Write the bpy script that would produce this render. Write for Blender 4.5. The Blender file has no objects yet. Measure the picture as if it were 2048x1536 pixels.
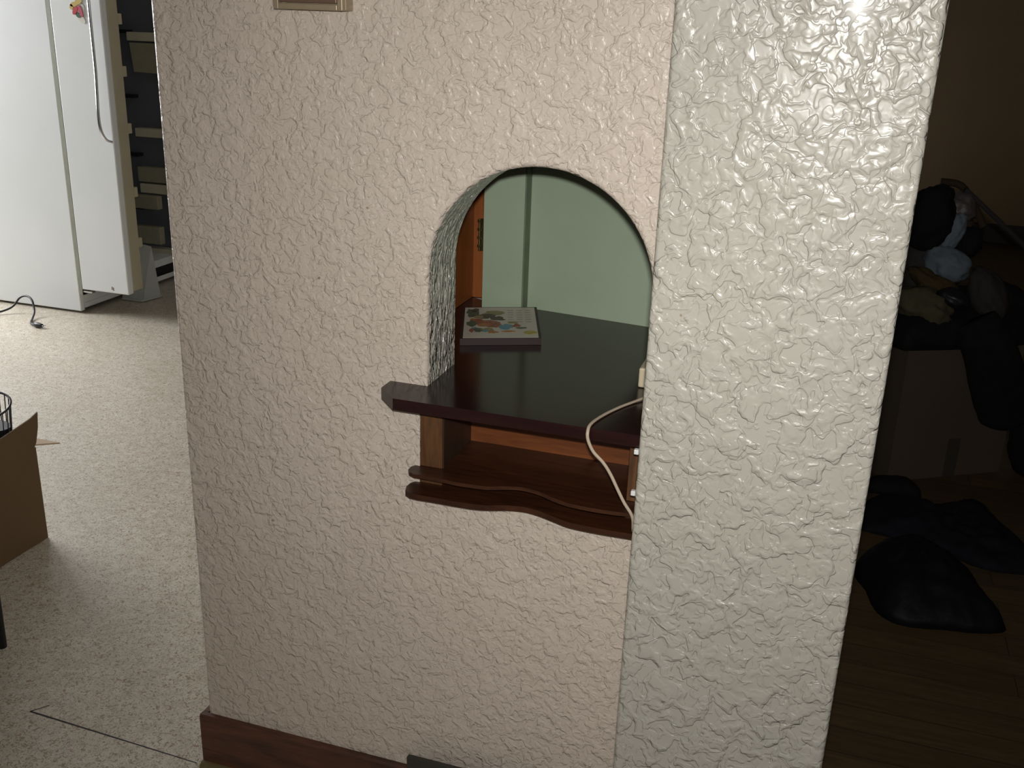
import bpy, bmesh, math, random
from mathutils import Vector, Matrix, noise
from mathutils.geometry import tessellate_polygon

scene = bpy.context.scene
COL = scene.collection
PI = math.pi

# ------------------------------------------------------------------ camera
F, YAW, PITCH, ROLL = 2038.7, 0.304625, 0.346747, 0.0341568
cy, sy, cp, sp = math.cos(YAW), math.sin(YAW), math.cos(PITCH), math.sin(PITCH)
fwd = Vector((-sy * cp, cy * cp, -sp)); rgt = Vector((cy, sy, 0)); upv = rgt.cross(fwd)
cr, sr = math.cos(ROLL), math.sin(ROLL)
r2 = cr * rgt + sr * upv; u2 = -sr * rgt + cr * upv
cam_d = bpy.data.cameras.new('camera')
cam = bpy.data.objects.new('camera', cam_d); COL.objects.link(cam)
cam_d.sensor_width = 36.0; cam_d.lens = F / 2048 * 36.0
cam_d.clip_start = 0.05; cam_d.clip_end = 100
m = Matrix((r2, u2, -fwd)).transposed().to_4x4()
m.translation = Vector((0, 0, 1.5))
cam.matrix_world = m
scene.camera = cam

# ------------------------------------------------------------------ world, lights, exposure
scene.view_settings.view_transform = 'Standard'
scene.view_settings.look = 'None'
scene.view_settings.exposure = 0.0
scene.view_settings.gamma = 1.0
scene.view_settings.use_curve_mapping = False
w = bpy.data.worlds.new('world'); scene.world = w; w.use_nodes = True
bg = w.node_tree.nodes['Background']
bg.inputs[0].default_value = (0.78, 0.88, 1.0, 1); bg.inputs[1].default_value = 1.2


def area(name, loc, target, sx, sy_, power, color):
    d = bpy.data.lights.new(name, 'AREA'); d.shape = 'RECTANGLE'; d.size = sx; d.size_y = sy_
    d.energy = power; d.color = color
    o = bpy.data.objects.new(name, d); COL.objects.link(o); o.location = loc
    o.rotation_euler = (Vector(target) - Vector(loc)).to_track_quat('-Z', 'Y').to_euler()
    return o


# the camera's own flash, just above and beside the lens
flash = area('camera_flash', (0.004, 0.0, 1.552), (-0.22, 1.48, 1.08), 0.035, 0.022, 7.5, (1.0, 0.985, 0.955))
flash.data.spread = math.radians(108)     # the reflector narrows the flash towards the corners
# daylight entering through the kitchen window on the left
area('kitchen_daylight', (-5.92, 3.72, 1.6), (-3.2, 2.9, 1.35), 2.2, 1.2, 168, (0.97, 0.97, 1.0))
# dim daylight from the room behind the photographer and in the far room
area('room_daylight', (0.6, -2.2, 2.1), (-0.3, 1.4, 0.9), 1.6, 1.0, 1.2, (1.0, 0.94, 0.90))


# ------------------------------------------------------------------ helpers
def link(o, parent=None):
    COL.objects.link(o)
    if parent is not None:
        o.parent = parent
    return o


def mesh_obj(name, bm, mats, parent=None, smooth=False, loc=None):
    me = bpy.data.meshes.new(name)
    bmesh.ops.recalc_face_normals(bm, faces=bm.faces[:])
    bm.to_mesh(me); bm.free()
    if not isinstance(mats, (list, tuple)):
        mats = [mats]
    for mt in mats:
        me.materials.append(mt)
    if smooth:
        for p in me.polygons:
            p.use_smooth = True
    o = bpy.data.objects.new(name, me)
    link(o, parent)
    if parent is not None and parent.type == 'EMPTY' and loc is None:
        # geometry is given in world coordinates; shift it to the parent's frame
        me.transform(Matrix.Translation(parent.location).inverted())
    if loc is not None:
        o.location = loc
    return o


def sub_obj(name, bm, mats, parent, root, smooth=False):
    """a sub-part: child of a part, geometry in world coordinates"""
    o = mesh_obj(name, bm, mats, None, smooth)
    o.data.transform(Matrix.Translation(root.location).inverted())
    o.parent = parent
    return o


def thing(name, label, cat, loc=(0, 0, 0), group=None):
    o = bpy.data.objects.new(name, None); o.location = loc; link(o)
    o.empty_display_size = 0.05
    return tag(o, label, cat, group)


def tag(o, label, cat, group=None):
    o['label'] = label; o['category'] = cat
    if group:
        o['group'] = group
    return o


def struct(o, label=None, cat=None):
    o['kind'] = 'structure'
    if label:
        o['label'] = label
    if cat:
        o['category'] = cat
    return o


def add_box(bm, x0, x1, y0, y1, z0, z1, bev=0.0, seg=2, mi=0):
    ret = bmesh.ops.create_cube(bm, size=1)
    vs = ret['verts']
    for v in vs:
        v.co = Vector(((x0 + x1) / 2 + v.co.x * (x1 - x0), (y0 + y1) / 2 + v.co.y * (y1 - y0), (z0 + z1) / 2 + v.co.z * (z1 - z0)))
    fs = set(f for v in vs for f in v.link_faces)
    for f in fs:
        f.material_index = mi
    if bev > 0:
        es = list(set(e for v in vs for e in v.link_edges))
        bmesh.ops.bevel(bm, geom=es, offset=bev, segments=seg, affect='EDGES', profile=0.5)
    return bm


def box_bm(*a, **k):
    return add_box(bmesh.new(), *a, **k)


def add_prism(bm, pts, z0, z1, mi=0, axis='z'):
    """extrude an outline; axis z: pts are (x,y); axis y: pts are (x,z) extruded from y=z0 to z1; axis x: pts (y,z)"""
    def P(p, t):
        if axis == 'z': return (p[0], p[1], t)
        if axis == 'y': return (p[0], t, p[1])
        return (t, p[0], p[1])
    a = [bm.verts.new(P(p, z0)) for p in pts]
    b = [bm.verts.new(P(p, z1)) for p in pts]
    n = len(pts)
    for i in range(n):
        f = bm.faces.new((a[i], a[(i + 1) % n], b[(i + 1) % n], b[i])); f.material_index = mi
    tri = tessellate_polygon([[Vector((p[0], p[1], 0)) for p in pts]])
    for t in tri:
        for vs in (a, b):
            try:
                f = bm.faces.new([vs[k] for k in t]); f.material_index = mi
            except ValueError:
                pass
    return bm


def smooth_path(pts, n=8):
    pts = [Vector(p) for p in pts]
    out = []
    for i in range(len(pts) - 1):
        p0 = pts[max(i - 1, 0)]; p1 = pts[i]; p2 = pts[i + 1]; p3 = pts[min(i + 2, len(pts) - 1)]
        for k in range(n):
            t = k / n
            out.append(0.5 * ((2 * p1) + (p2 - p0) * t + (2 * p0 - 5 * p1 + 4 * p2 - p3) * t * t + (-p0 + 3 * p1 - 3 * p2 + p3) * t ** 3))
    out.append(pts[-1])
    return out


def add_tube(bm, path, r, seg=10, rz=None, closed=False, mi=0):
    path = [Vector(p) for p in path]
    rings = []
    n = len(path)
    prev = None
    for i, p in enumerate(path):
        a = path[(i - 1) % n] if (closed or i > 0) else p
        b = path[(i + 1) % n] if (closed or i < n - 1) else p
        t = (b - a).normalized()
        if prev is None:
            ref = Vector((0, 0, 1)) if abs(t.z) < 0.9 else Vector((1, 0, 0))
            u = t.cross(ref).normalized()
        else:
            u = (prev - t * prev.dot(t)).normalized()
        prev = u
        v = t.cross(u)
        rr = r(i / (n - 1)) if callable(r) else r
        r_b = rr if rz is None else (rz(i / (n - 1)) if callable(rz) else rz)
        rings.append([bm.verts.new(p + u * rr * math.cos(2 * PI * k / seg) + v * r_b * math.sin(2 * PI * k / seg)) for k in range(seg)])
    m_ = n if closed else n - 1
    for i in range(m_):
        A = rings[i]; B = rings[(i + 1) % n]
        for k in range(seg):
            f = bm.faces.new((A[k], A[(k + 1) % seg], B[(k + 1) % seg], B[k])); f.material_index = mi
    if not closed:
        bm.faces.new(rings[0][::-1]).material_index = mi
        bm.faces.new(rings[-1]).material_index = mi
    return bm


# ------------------------------------------------------------------ materials
class NT:
    def __init__(self, name):
        self.m = bpy.data.materials.new(name); self.m.use_nodes = True
        self.t = self.m.node_tree; self.n = self.t.nodes; self.l = self.t.links
        self.b = self.n['Principled BSDF']
        self.tc = self.n.new('ShaderNodeTexCoord')

    def node(self, kind, **kw):
        nd = self.n.new(kind)
        for k, v in kw.items():
            if k.startswith('i_'):
                key = k[2:].replace('_', ' ')
                nd.inputs[key].default_value = v
            else:
                setattr(nd, k, v)
        return nd

    def link(self, a, b):
        self.l.new(a, b)

    def coords(self, scale=(1, 1, 1), rot=(0, 0, 0)):
        mp = self.node('ShaderNodeMapping'); mp.inputs['Scale'].default_value = scale
        mp.inputs['Rotation'].default_value = rot
        self.link(self.tc.outputs['Object'], mp.inputs['Vector'])
        return mp.outputs['Vector']

    def noise(self, vec, scale, detail=2.0, rough=0.5, dist=0.0):
        nd = self.node('ShaderNodeTexNoise'); self.link(vec, nd.inputs['Vector'])
        nd.inputs['Scale'].default_value = scale; nd.inputs['Detail'].default_value = detail
        nd.inputs['Roughness'].default_value = rough; nd.inputs['Distortion'].default_value = dist
        return nd

    def ramp(self, fac, stops):
        r = self.node('ShaderNodeValToRGB'); self.link(fac, r.inputs['Fac'])
        e = r.color_ramp.elements
        while len(e) < len(stops): e.new(0.5)
        for k, (p, c) in enumerate(stops):
            e[k].position = p; e[k].color = (c[0], c[1], c[2], 1) if hasattr(c, '__len__') else (c, c, c, 1)
        return r.outputs['Color']

    def maprange(self, fac, a, b, c=0.0, d=1.0, smooth=True):
        r = self.node('ShaderNodeMapRange'); self.link(fac, r.inputs['Value'])
        r.interpolation_type = 'SMOOTHSTEP' if smooth else 'LINEAR'
        for k, v in (('From Min', a), ('From Max', b), ('To Min', c), ('To Max', d)):
            r.inputs[k].default_value = v
        return r.outputs['Result']

    def math(self, op, a, b=None, clamp=False):
        r = self.node('ShaderNodeMath'); r.operation = op; r.use_clamp = clamp
        for i, x in enumerate((a, b)):
            if x is None: continue
            if isinstance(x, (int, float)): r.inputs[i].default_value = x
            else: self.link(x, r.inputs[i])
        return r.outputs[0]

    def mix(self, fac, a, b, blend='MIX'):
        r = self.node('ShaderNodeMix'); r.data_type = 'RGBA'; r.blend_type = blend
        for idx, x in ((0, fac), (6, a), (7, b)):
            if isinstance(x, (int, float)): r.inputs[idx].default_value = x
            elif isinstance(x, tuple): r.inputs[idx].default_value = (*x, 1)
            else: self.link(x, r.inputs[idx])
        return r.outputs[2]

    def bump(self, h, dist, strength=1.0):
        b = self.node('ShaderNodeBump'); b.inputs['Distance'].default_value = dist; b.inputs['Strength'].default_value = strength
        self.link(h, b.inputs['Height']); self.link(b.outputs[0], self.b.inputs['Normal'])
        return b

    def base(self, c):
        if isinstance(c, tuple): self.b.inputs['Base Color'].default_value = (*c, 1)
        else: self.link(c, self.b.inputs['Base Color'])

    def rough(self, r):
        if isinstance(r, (int, float)): self.b.inputs['Roughness'].default_value = r
        else: self.link(r, self.b.inputs['Roughness'])


def plain(name, col, rough=0.5, metal=0.0, var=0.06, vs=30, bump=0.0, bs=60, spec=0.5, alpha=None, trans=0.0):
    t = NT(name)
    v = t.coords()
    n = t.noise(v, vs, 3)
    dark = tuple(c * (1 - var * 2) for c in col)
    t.base(t.mix(t.maprange(n.outputs['Fac'], 0.3, 0.7, smooth=False), dark, col))
    t.rough(rough); t.b.inputs['Metallic'].default_value = metal
    t.b.inputs['Specular IOR Level'].default_value = spec
    if bump > 0:
        t.bump(t.noise(v, bs, 3).outputs['Fac'], bump)
    if trans:
        t.b.inputs['Transmission Weight'].default_value = trans
    return t.m


def wood(name, c1, c2, axis='x', scale=1.0, rough=0.35, bump=0.0004, coat=0.0, spec=0.5):
    t = NT(name)
    s = {'x': (1.5, 14, 14), 'y': (14, 1.5, 14), 'z': (14, 14, 1.5)}[axis]
    v = t.coords(tuple(k * scale for k in s))
    n = t.noise(v, 2.2, 5, 0.6, 1.2)
    n2 = t.noise(v, 14, 3, 0.6, 0.3)
    f = t.math('ADD', t.math('MULTIPLY', n.outputs['Fac'], 0.7), t.math('MULTIPLY', n2.outputs['Fac'], 0.3))
    t.base(t.ramp(f, [(0.34, c1), (0.5, tuple((a + b) / 2 for a, b in zip(c1, c2))), (0.64, c2)]))
    t.rough(rough); t.b.inputs['Coat Weight'].default_value = coat
    t.b.inputs['Specular IOR Level'].default_value = spec
    t.bump(f, bump)
    return t.m


def crinkle(name, base, crease, size, amp, rough, spec, crease_amt, coat=0.0, fine=0.35, bw=1.0, stretch=(1, 1, 1)):
    """thick paint over crushed, leathery wall covering: curved islands with steep creases between them"""
    t = NT(name)
    v0 = t.coords(stretch)
    # warp the coordinates so that the islands get curled, torn outlines
    wn = t.noise(v0, size * 0.9, 2, 0.5)
    vm = t.node('ShaderNodeVectorMath'); vm.operation = 'MULTIPLY_ADD'
    t.link(wn.outputs['Color'], vm.inputs[0]); vm.inputs[1].default_value = (1.15 / size,) * 3
    t.link(v0, vm.inputs[2])
    v = vm.outputs[0]
    a = t.noise(v, size, 1.2, 0.45, 0.6).outputs['Fac']
    b = t.noise(v, size * 1.9, 1.0, 0.5, 0.5).outputs['Fac']
    c = t.noise(v, size * 0.55, 1.0, 0.5, 0.8).outputs['Fac']
    # plateaus with steep edges at a few levels
    p1 = t.maprange(a, 0.455, 0.49)
    p2 = t.maprange(b, 0.50, 0.545)
    p3 = t.maprange(c, 0.54, 0.565)
    # soft bulging of each island
    s1 = t.maprange(a, 0.42, 0.72)
    s2 = t.maprange(b, 0.35, 0.75)
    h = t.math('ADD', t.math('MULTIPLY', p1, 0.40), t.math('MULTIPLY', p2, 0.30 * bw))
    h = t.math('ADD', h, t.math('MULTIPLY', p3, 0.35))
    h = t.math('ADD', h, t.math('MULTIPLY', s1, 0.75))
    h = t.math('ADD', h, t.math('MULTIPLY', s2, 0.45 * bw))
    fn = t.noise(v0, 420, 2, 0.6).outputs['Fac']
    h = t.math('ADD', h, t.math('MULTIPLY', fn, 0.028 * fine))
    # grime held by the foot of each crease
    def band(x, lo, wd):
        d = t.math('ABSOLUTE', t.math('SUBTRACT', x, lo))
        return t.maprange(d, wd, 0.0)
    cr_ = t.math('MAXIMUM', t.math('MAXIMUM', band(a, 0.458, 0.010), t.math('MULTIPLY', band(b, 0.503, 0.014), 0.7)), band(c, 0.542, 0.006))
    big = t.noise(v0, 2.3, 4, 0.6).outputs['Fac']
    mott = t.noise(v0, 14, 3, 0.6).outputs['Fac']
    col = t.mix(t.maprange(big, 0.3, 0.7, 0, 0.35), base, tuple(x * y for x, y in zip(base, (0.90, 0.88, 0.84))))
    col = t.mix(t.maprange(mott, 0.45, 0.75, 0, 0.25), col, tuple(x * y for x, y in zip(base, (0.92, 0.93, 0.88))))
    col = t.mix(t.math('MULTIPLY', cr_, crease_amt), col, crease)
    # a few rust coloured flecks
    fl = t.noise(v0, 55, 1, 0.5).outputs['Fac']
    col = t.mix(t.maprange(fl, 0.80, 0.83, 0, 0.7), col, (0.25, 0.15, 0.08))
    t.base(col)
    t.rough(rough); t.b.inputs['Specular IOR Level'].default_value = spec
    t.b.inputs['Coat Weight'].default_value = coat; t.b.inputs['Coat Roughness'].default_value = 0.12
    t.bump(h, amp)
    return t.m


M = {}
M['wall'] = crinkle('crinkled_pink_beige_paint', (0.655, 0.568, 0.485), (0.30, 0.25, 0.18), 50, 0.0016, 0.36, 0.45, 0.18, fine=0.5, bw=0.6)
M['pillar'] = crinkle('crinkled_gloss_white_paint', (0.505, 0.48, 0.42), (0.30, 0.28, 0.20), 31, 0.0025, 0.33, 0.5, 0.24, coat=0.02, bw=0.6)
M['reveal'] = crinkle('stretched_gloss_paint', (0.58, 0.545, 0.47), (0.2, 0.17, 0.12), 62, 0.013, 0.20, 0.8, 0.3, coat=0.4, stretch=(1, 1, 0.40))
M['green_shade'] = plain('pale_green_paint_shade', (0.17, 0.21, 0.13), 0.5, var=0.1)  # darker copy of the green, standing in for shadow on the pilaster's side
M['green'] = plain('pale_green_paint', (0.37, 0.445, 0.32), 0.42, var=0.05, vs=5, bump=0.0006, bs=40)
M['counter'] = wood('dark_polished_counter', (0.014, 0.0045, 0.0045), (0.026, 0.009, 0.008), 'x', 1.0, 0.17, 0.0001, spec=0.42)
M['walnut'] = wood('dark_brown_varnished_board', (0.024, 0.008, 0.004), (0.066, 0.022, 0.008), 'x', 1.2, 0.38, 0.0003)
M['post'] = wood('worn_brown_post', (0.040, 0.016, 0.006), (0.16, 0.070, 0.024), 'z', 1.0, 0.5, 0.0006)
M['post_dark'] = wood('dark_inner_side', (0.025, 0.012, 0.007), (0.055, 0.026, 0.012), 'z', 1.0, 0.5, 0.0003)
M['orange'] = wood('orange_varnished_wood', (0.22, 0.062, 0.013), (0.33, 0.105, 0.022), 'z', 0.6, 0.4, 0.0002)
M['orange_x'] = wood('orange_grained_panel', (0.09, 0.027, 0.009), (0.22, 0.066, 0.018), 'x', 1.0, 0.4, 0.0002)
M['baseboard'] = wood('red_brown_baseboard', (0.045, 0.018, 0.011), (0.13, 0.048, 0.024), 'x', 1.0, 0.45, 0.0003)
M['fridge'] = plain('white_enamel', (0.80, 0.84, 0.84), 0.32, var=0.02, vs=4, bump=0.00012, bs=220)
M['liner'] = plain('cream_door_edge', (0.50, 0.46, 0.33), 0.5, var=0.05, vs=8)
M['inner'] = plain('blue_grey_liner', (0.13, 0.145, 0.16), 0.5, var=0.08, vs=6)
M['cream'] = plain('cream_plastic', (0.60, 0.57, 0.42), 0.45, var=0.04)
M['cream_dim'] = plain('dull_cream_plastic', (0.34, 0.32, 0.23), 0.45, var=0.05)
M['chrome'] = plain('chrome', (0.55, 0.56, 0.58), 0.16, metal=1.0, var=0.02)
M['seal'] = plain('grey_gasket', (0.30, 0.30, 0.33), 0.6)
M['black'] = plain('black_plastic', (0.012, 0.012, 0.014), 0.45, var=0.1)
M['black_gloss'] = plain('black_bin_liner', (0.006, 0.006, 0.008), 0.6, var=0.1, bump=0.004, bs=22, spec=0.2)
M['black_cloth'] = plain('black_cloth', (0.010, 0.010, 0.010), 0.9, var=0.2, bump=0.003, bs=30, spec=0.2)
M['navy'] = plain('navy_cloth', (0.011, 0.012, 0.017), 0.85, var=0.25, vs=14, bump=0.004, bs=26, spec=0.2)
M['white_blue'] = plain('pale_blue_cloth', (0.14, 0.17, 0.20), 0.8, var=0.08, bump=0.004, bs=26)
M['grey_pale'] = plain('pale_grey_plastic_film', (0.10, 0.085, 0.08), 0.5, var=0.08, bump=0.004, bs=22)
M['khaki'] = plain('khaki_cloth', (0.085, 0.075, 0.040), 0.85, var=0.15, vs=16, bump=0.004, bs=26, spec=0.2)
M['ochre'] = plain('ochre_cloth', (0.065, 0.042, 0.016), 0.8, var=0.15, vs=16, bump=0.003, bs=30, spec=0.2)
M['taupe'] = plain('dark_taupe_cloth', (0.045, 0.040, 0.036), 0.85, var=0.12, vs=16, bump=0.003, bs=30, spec=0.2)
M['brown_cloth'] = plain('brown_cloth', (0.05, 0.032, 0.02), 0.85, var=0.12, vs=16, bump=0.003, bs=30, spec=0.2)
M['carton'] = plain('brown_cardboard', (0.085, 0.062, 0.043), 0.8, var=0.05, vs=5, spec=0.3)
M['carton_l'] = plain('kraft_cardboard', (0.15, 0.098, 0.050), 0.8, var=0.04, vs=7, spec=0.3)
M['carton_edge'] = plain('cardboard_edge', (0.50, 0.38, 0.25), 0.8, var=0.04, vs=7, spec=0.3)
M['tape'] = plain('dark_tape', (0.05, 0.042, 0.035), 0.5)
M['cord'] = plain('beige_cord', (0.52, 0.42, 0.31), 0.45, var=0.03)
M['ivory'] = plain('ivory_plastic', (0.62, 0.53, 0.37), 0.4, var=0.03)
M['white'] = plain('white_plastic', (0.8, 0.8, 0.78), 0.4, var=0.02)
M['bronze'] = plain('bronze_rocker', (0.20, 0.125, 0.085), 0.35, metal=0.3, var=0.05)
M['gold'] = plain('beige_gold_frame', (0.40, 0.32, 0.21), 0.4, metal=0.3, var=0.05)
M['brass'] = plain('aged_brass', (0.12, 0.09, 0.03), 0.35, metal=0.8, var=0.2, vs=80)
M['plaque_side'] = plain('mauve_brown_edge', (0.028, 0.012, 0.012), 0.55, var=0.05)
M['slate'] = plain('charcoal_plastic', (0.040, 0.038, 0.032), 0.5, var=0.08)
M['far_wall'] = plain('brown_wall_paint', (0.26, 0.165, 0.075), 0.7, var=0.06, vs=2)
M['room_wall'] = plain('plain_wall_paint', (0.42, 0.38, 0.33), 0.7, var=0.04, vs=3)
M['kitchen_wall'] = plain('kitchen_wall_paint', (0.27, 0.25, 0.21), 0.7, var=0.04, vs=3)
M['ceiling'] = plain('ceiling_paint', (0.36, 0.35, 0.33), 0.8, var=0.02, vs=3)
M['dark_base'] = wood('dark_skirting', (0.012, 0.008, 0.006), (0.03, 0.018, 0.012), 'x', 1.0, 0.5)
M['window_frame'] = plain('white_window_paint', (0.75, 0.75, 0.73), 0.4, var=0.02)
M['metal_dark'] = plain('dark_wire', (0.014, 0.013, 0.02), 0.35, var=0.05)
M['seam'] = plain('floor_seam_dirt', (0.05, 0.045, 0.05), 0.7)

# vinyl: cream ground with short curved flecks of brown, green and grey
t = NT('speckled_cream_vinyl')
v = t.coords()
n1 = t.noise(v, 95, 3, 0.6, 1.8).outputs['Fac']
n2 = t.noise(v, 130, 3, 0.6, 2.2).outputs['Fac']
n3 = t.noise(v, 28, 3, 0.6, 1.0).outputs['Fac']
n4 = t.noise(v, 3, 3, 0.6).outputs['Fac']
c = t.mix(t.maprange(n3, 0.35, 0.65), (0.585, 0.53, 0.435), (0.68, 0.63, 0.535))
c = t.mix(t.maprange(n1, 0.54, 0.60, 0, 0.85), c, (0.30, 0.185, 0.11))
c = t.mix(t.maprange(n2, 0.55, 0.61, 0, 0.7), c, (0.24, 0.26, 0.20))
c = t.mix(t.maprange(n1, 0.36, 0.28, 0, 0.6), c, (0.70, 0.68, 0.60))
c = t.mix(t.maprange(n4, 0.4, 0.7, 0, 0.12), c, (0.36, 0.30, 0.2))
t.base(c); t.rough(0.36); t.b.inputs['Specular IOR Level'].default_value = 0.45
t.bump(n3, 0.0006)
M['vinyl'] = t.m

# dark wood floor: boards along x, staggered ends
t = NT('dark_wood_floor')
v = t.coords()
br = t.node('ShaderNodeTexBrick'); t.link(v, br.inputs['Vector'])
br.inputs['Scale'].default_value = 1.0; br.inputs['Brick Width'].default_value = 0.9; br.inputs['Row Height'].default_value = 0.09
br.inputs['Mortar Size'].default_value = 0.0012; br.offset = 0.37
br.inputs['Color1'].default_value = (0.085, 0.054, 0.022, 1); br.inputs['Color2'].default_value = (0.12, 0.076, 0.030, 1)
br.inputs['Mortar'].default_value = (0.02, 0.012, 0.006, 1)
vg = t.coords((2, 26, 1))
g = t.noise(vg, 2.5, 5, 0.65, 0.8).outputs['Fac']
t.base(t.mix(t.maprange(g, 0.35, 0.65, 0, 0.55), br.outputs['Color'], (0.045, 0.028, 0.013)))
t.rough(0.45); t.bump(g, 0.0003)
M['floor_wood'] = t.m

# clear plastic
t = NT('clear_plastic')
t.base((0.60, 0.63, 0.60)); t.rough(0.3); t.b.inputs['Transmission Weight'].default_value = 0.3
t.b.inputs['IOR'].default_value = 1.25
M['clear'] = t.m
t = NT('window_glass')
t.base((0.95, 0.97, 0.97)); t.rough(0.02); t.b.inputs['Transmission Weight'].default_value = 1.0; t.b.inputs['IOR'].default_value = 1.1
M['glass'] = t.m


# =================================================================== THE SETTING
YW = 1.48            # painted face of the partition
XL = -1.098          # its left end
XP0, XP1, YP = -0.2365, 0.0915, 1.39   # pillar

struct(mesh_obj('floor', box_bm(-6.0, -0.02, -2.6, 5.4, -0.05, 0.0), M['vinyl']), 'cream vinyl floor with fine brown and green flecks', 'floor')
struct(mesh_obj('floor', box_bm(-0.02, 3.2, -2.6, 8.55, -0.05, 0.0), M['floor_wood']), 'dark brown wooden floor beyond the white pillar', 'floor')
struct(mesh_obj('ceiling', box_bm(-6.15, 3.3, -2.7, 8.6, 2.5, 2.6), M['ceiling']))

# left wall of the kitchen with its window opening
WY0, WY1, WZ0, WZ1 = 2.55, 4.9, 0.92, 2.18
bm = bmesh.new()
add_box(bm, -6.15, -6.0, -2.7, WY0, 0, 2.5); add_box(bm, -6.15, -6.0, WY1, 5.5, 0, 2.5)
add_box(bm, -6.15, -6.0, WY0, WY1, 0, WZ0); add_box(bm, -6.15, -6.0, WY0, WY1, WZ1, 2.5)
struct(mesh_obj('wall_left', bm, M['kitchen_wall']))
win = struct(bpy.data.objects.new('window_1', None)); win.location = (-6.08, 3.73, WZ0); link(win)
bm = bmesh.new()
add_box(bm, -6.11, -6.05, WY0, WY0 + .06, WZ0, WZ1); add_box(bm, -6.11, -6.05, WY1 - .06, WY1, WZ0, WZ1)
add_box(bm, -6.11, -6.05, WY0, WY1, WZ0, WZ0 + .06); add_box(bm, -6.11, -6.05, WY0, WY1, WZ1 - .06, WZ1)
add_box(bm, -6.11, -6.05, 3.70, 3.76, WZ0, WZ1)
mesh_obj('window_frame', bm, M['window_frame'], win)
struct(mesh_obj('wall_kitchen_back', box_bm(-6.15, XL + .12, 5.3, 5.42, 0, 2.5), M['kitchen_wall']))
struct(mesh_obj('wall_behind', box_bm(-6.15, 3.3, -2.7, -2.6, 0, 2.5), M['room_wall']))
struct(mesh_obj('wall_right', box_bm(3.2, 3.3, -2.7, 8.6, 0, 2.5), M['far_wall']))
struct(mesh_obj('wall_far', box_bm(XL, 3.3, 8.4, 8.55, 0, 2.5), M['far_wall']), 'brown wall at the far end of the dark room', 'wall')
struct(mesh_obj('baseboard_far', box_bm(0.0, 3.2, 8.38, 8.4, 0.0, 0.14, 0.004), M['dark_base']))
struct(mesh_obj('wall_divider', box_bm(XL + .01, XL + .12, YW + .126, 8.4, 0, 2.5), M['room_wall']))

# ---- the partition with its arched hatch
ARC_X, ARC_Z, ARC_R, YB = -0.4315, 1.106, 0.1815, 1.604
hole = [(-0.250, 0.9145)]
hole_right = -0.250
NA = 44
arc = [(ARC_X + ARC_R * math.cos(PI * k / NA), ARC_Z + ARC_R * math.sin(PI * k / NA)) for k in range(NA + 1)]
hole = [(-0.2365, 0.7265), (-0.2365, 0.8945), (ARC_X + ARC_R, 0.8945), (ARC_X + ARC_R, 0.9145)]
hole += [(ARC_X + ARC_R, 0.9145 + (ARC_Z - 0.9145) * k / 6) for k in range(1, 6)] + arc
hole += [(ARC_X - ARC_R, 0.9145 + (ARC_Z - 0.9145) * k / 6) for k in range(5, 0, -1)]
hole += [(ARC_X - ARC_R, 0.9145), (ARC_X - ARC_R, 0.8945), (-0.6265, 0.8945), (-0.6265, 0.7265)]
# which loop points sit on the arch (they get the rounded lip)
def lip(i, p):
    return p[1] > 0.93

def loop_normals(pts):
    out = []
    n = len(pts)
    for i in range(n):
        a = Vector(pts[i - 1]); b = Vector(pts[(i + 1) % n])
        d = (b - a).normalized()
        out.append(Vector((d.y, -d.x)))     # points away from the hole for a counter-clockwise loop
    return out

R_LIP = 0.009
nm = loop_normals(hole)
bm = bmesh.new()
RX = 0.0   # right limit of the partition (hidden behind the pillar)
rings = []
SEG = 5
for s in range(SEG + 1):
    th = (PI / 2) * s / SEG
    off = R_LIP * (1 - math.sin(th)); dy = R_LIP * (1 - math.cos(th))
    ring = []
    for i, p in enumerate(hole):
        k = off if lip(i, p) else 0.0
        ring.append(bm.verts.new((p[0] + nm[i].x * k, YW + dy, p[1] + nm[i].y * k)))
    rings.append(ring)
rings.append([bm.verts.new((p[0], YB, p[1])) for p in hole])
for a, b in zip(rings[:-1], rings[1:]):
    n = len(a)
    for i in range(n):
        fc = bm.faces.new((a[i], a[(i + 1) % n], b[(i + 1) % n], b[i]))
        fc.material_index = 1 if b is rings[-1] else 0
ZT = 2.5
RE = 0.010
outer = [(XL + RE, 0.0), (RX, 0.0), (RX, ZT), (XL + RE, ZT)]
inner2d = [(v_.co.x, v_.co.z) for v_ in rings[0]]
for yy, hl in ((YW, rings[0]), (YB, rings[-1])):
    ov = [bm.verts.new((p[0], yy, p[1])) for p in (outer if yy == YW else [(XL, 0.0), (RX, 0.0), (RX, ZT), (XL, ZT)])]
    polys = [[Vector((v_.co.x, v_.co.z, 0)) for v_ in ov], [Vector((v_.co.x, v_.co.z, 0)) for v_ in hl][::-1]]
    allv = ov + hl[::-1]
    for tr in tessellate_polygon(polys):
        try:
            bm.faces.new([allv[k] for k in tr])
        except ValueError:
            pass
    if yy == YW: front = ov
    else: back = ov
# rounded left end
prev = (front[0], front[3])
for s in range(1, 6):
    th = (PI / 2) * s / 5
    x = XL + RE - RE * math.sin(th); y = YW + RE * (1 - math.cos(th))
    cur = (bm.verts.new((x, y, 0)), bm.verts.new((x, y, ZT)))
    bm.faces.new((prev[0], prev[1], cur[1], cur[0])); prev = cur
bm.faces.new((prev[0], prev[1], back[3], back[0]))
bm.faces.new((front[1], front[2], back[2], back[1]))
wf = mesh_obj('wall_front', bm, [M['wall'], M['reveal']], smooth=True)
try:
    wf.data.set_sharp_from_angle(angle=math.radians(35))
except Exception:
    pass
struct(wf, 'pinkish beige crinkle-textured wall with an arched hatch', 'wall')

bm = bmesh.new()
add_box(bm, XP0, XP1, YP, 2.2, 0, 2.5)
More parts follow.
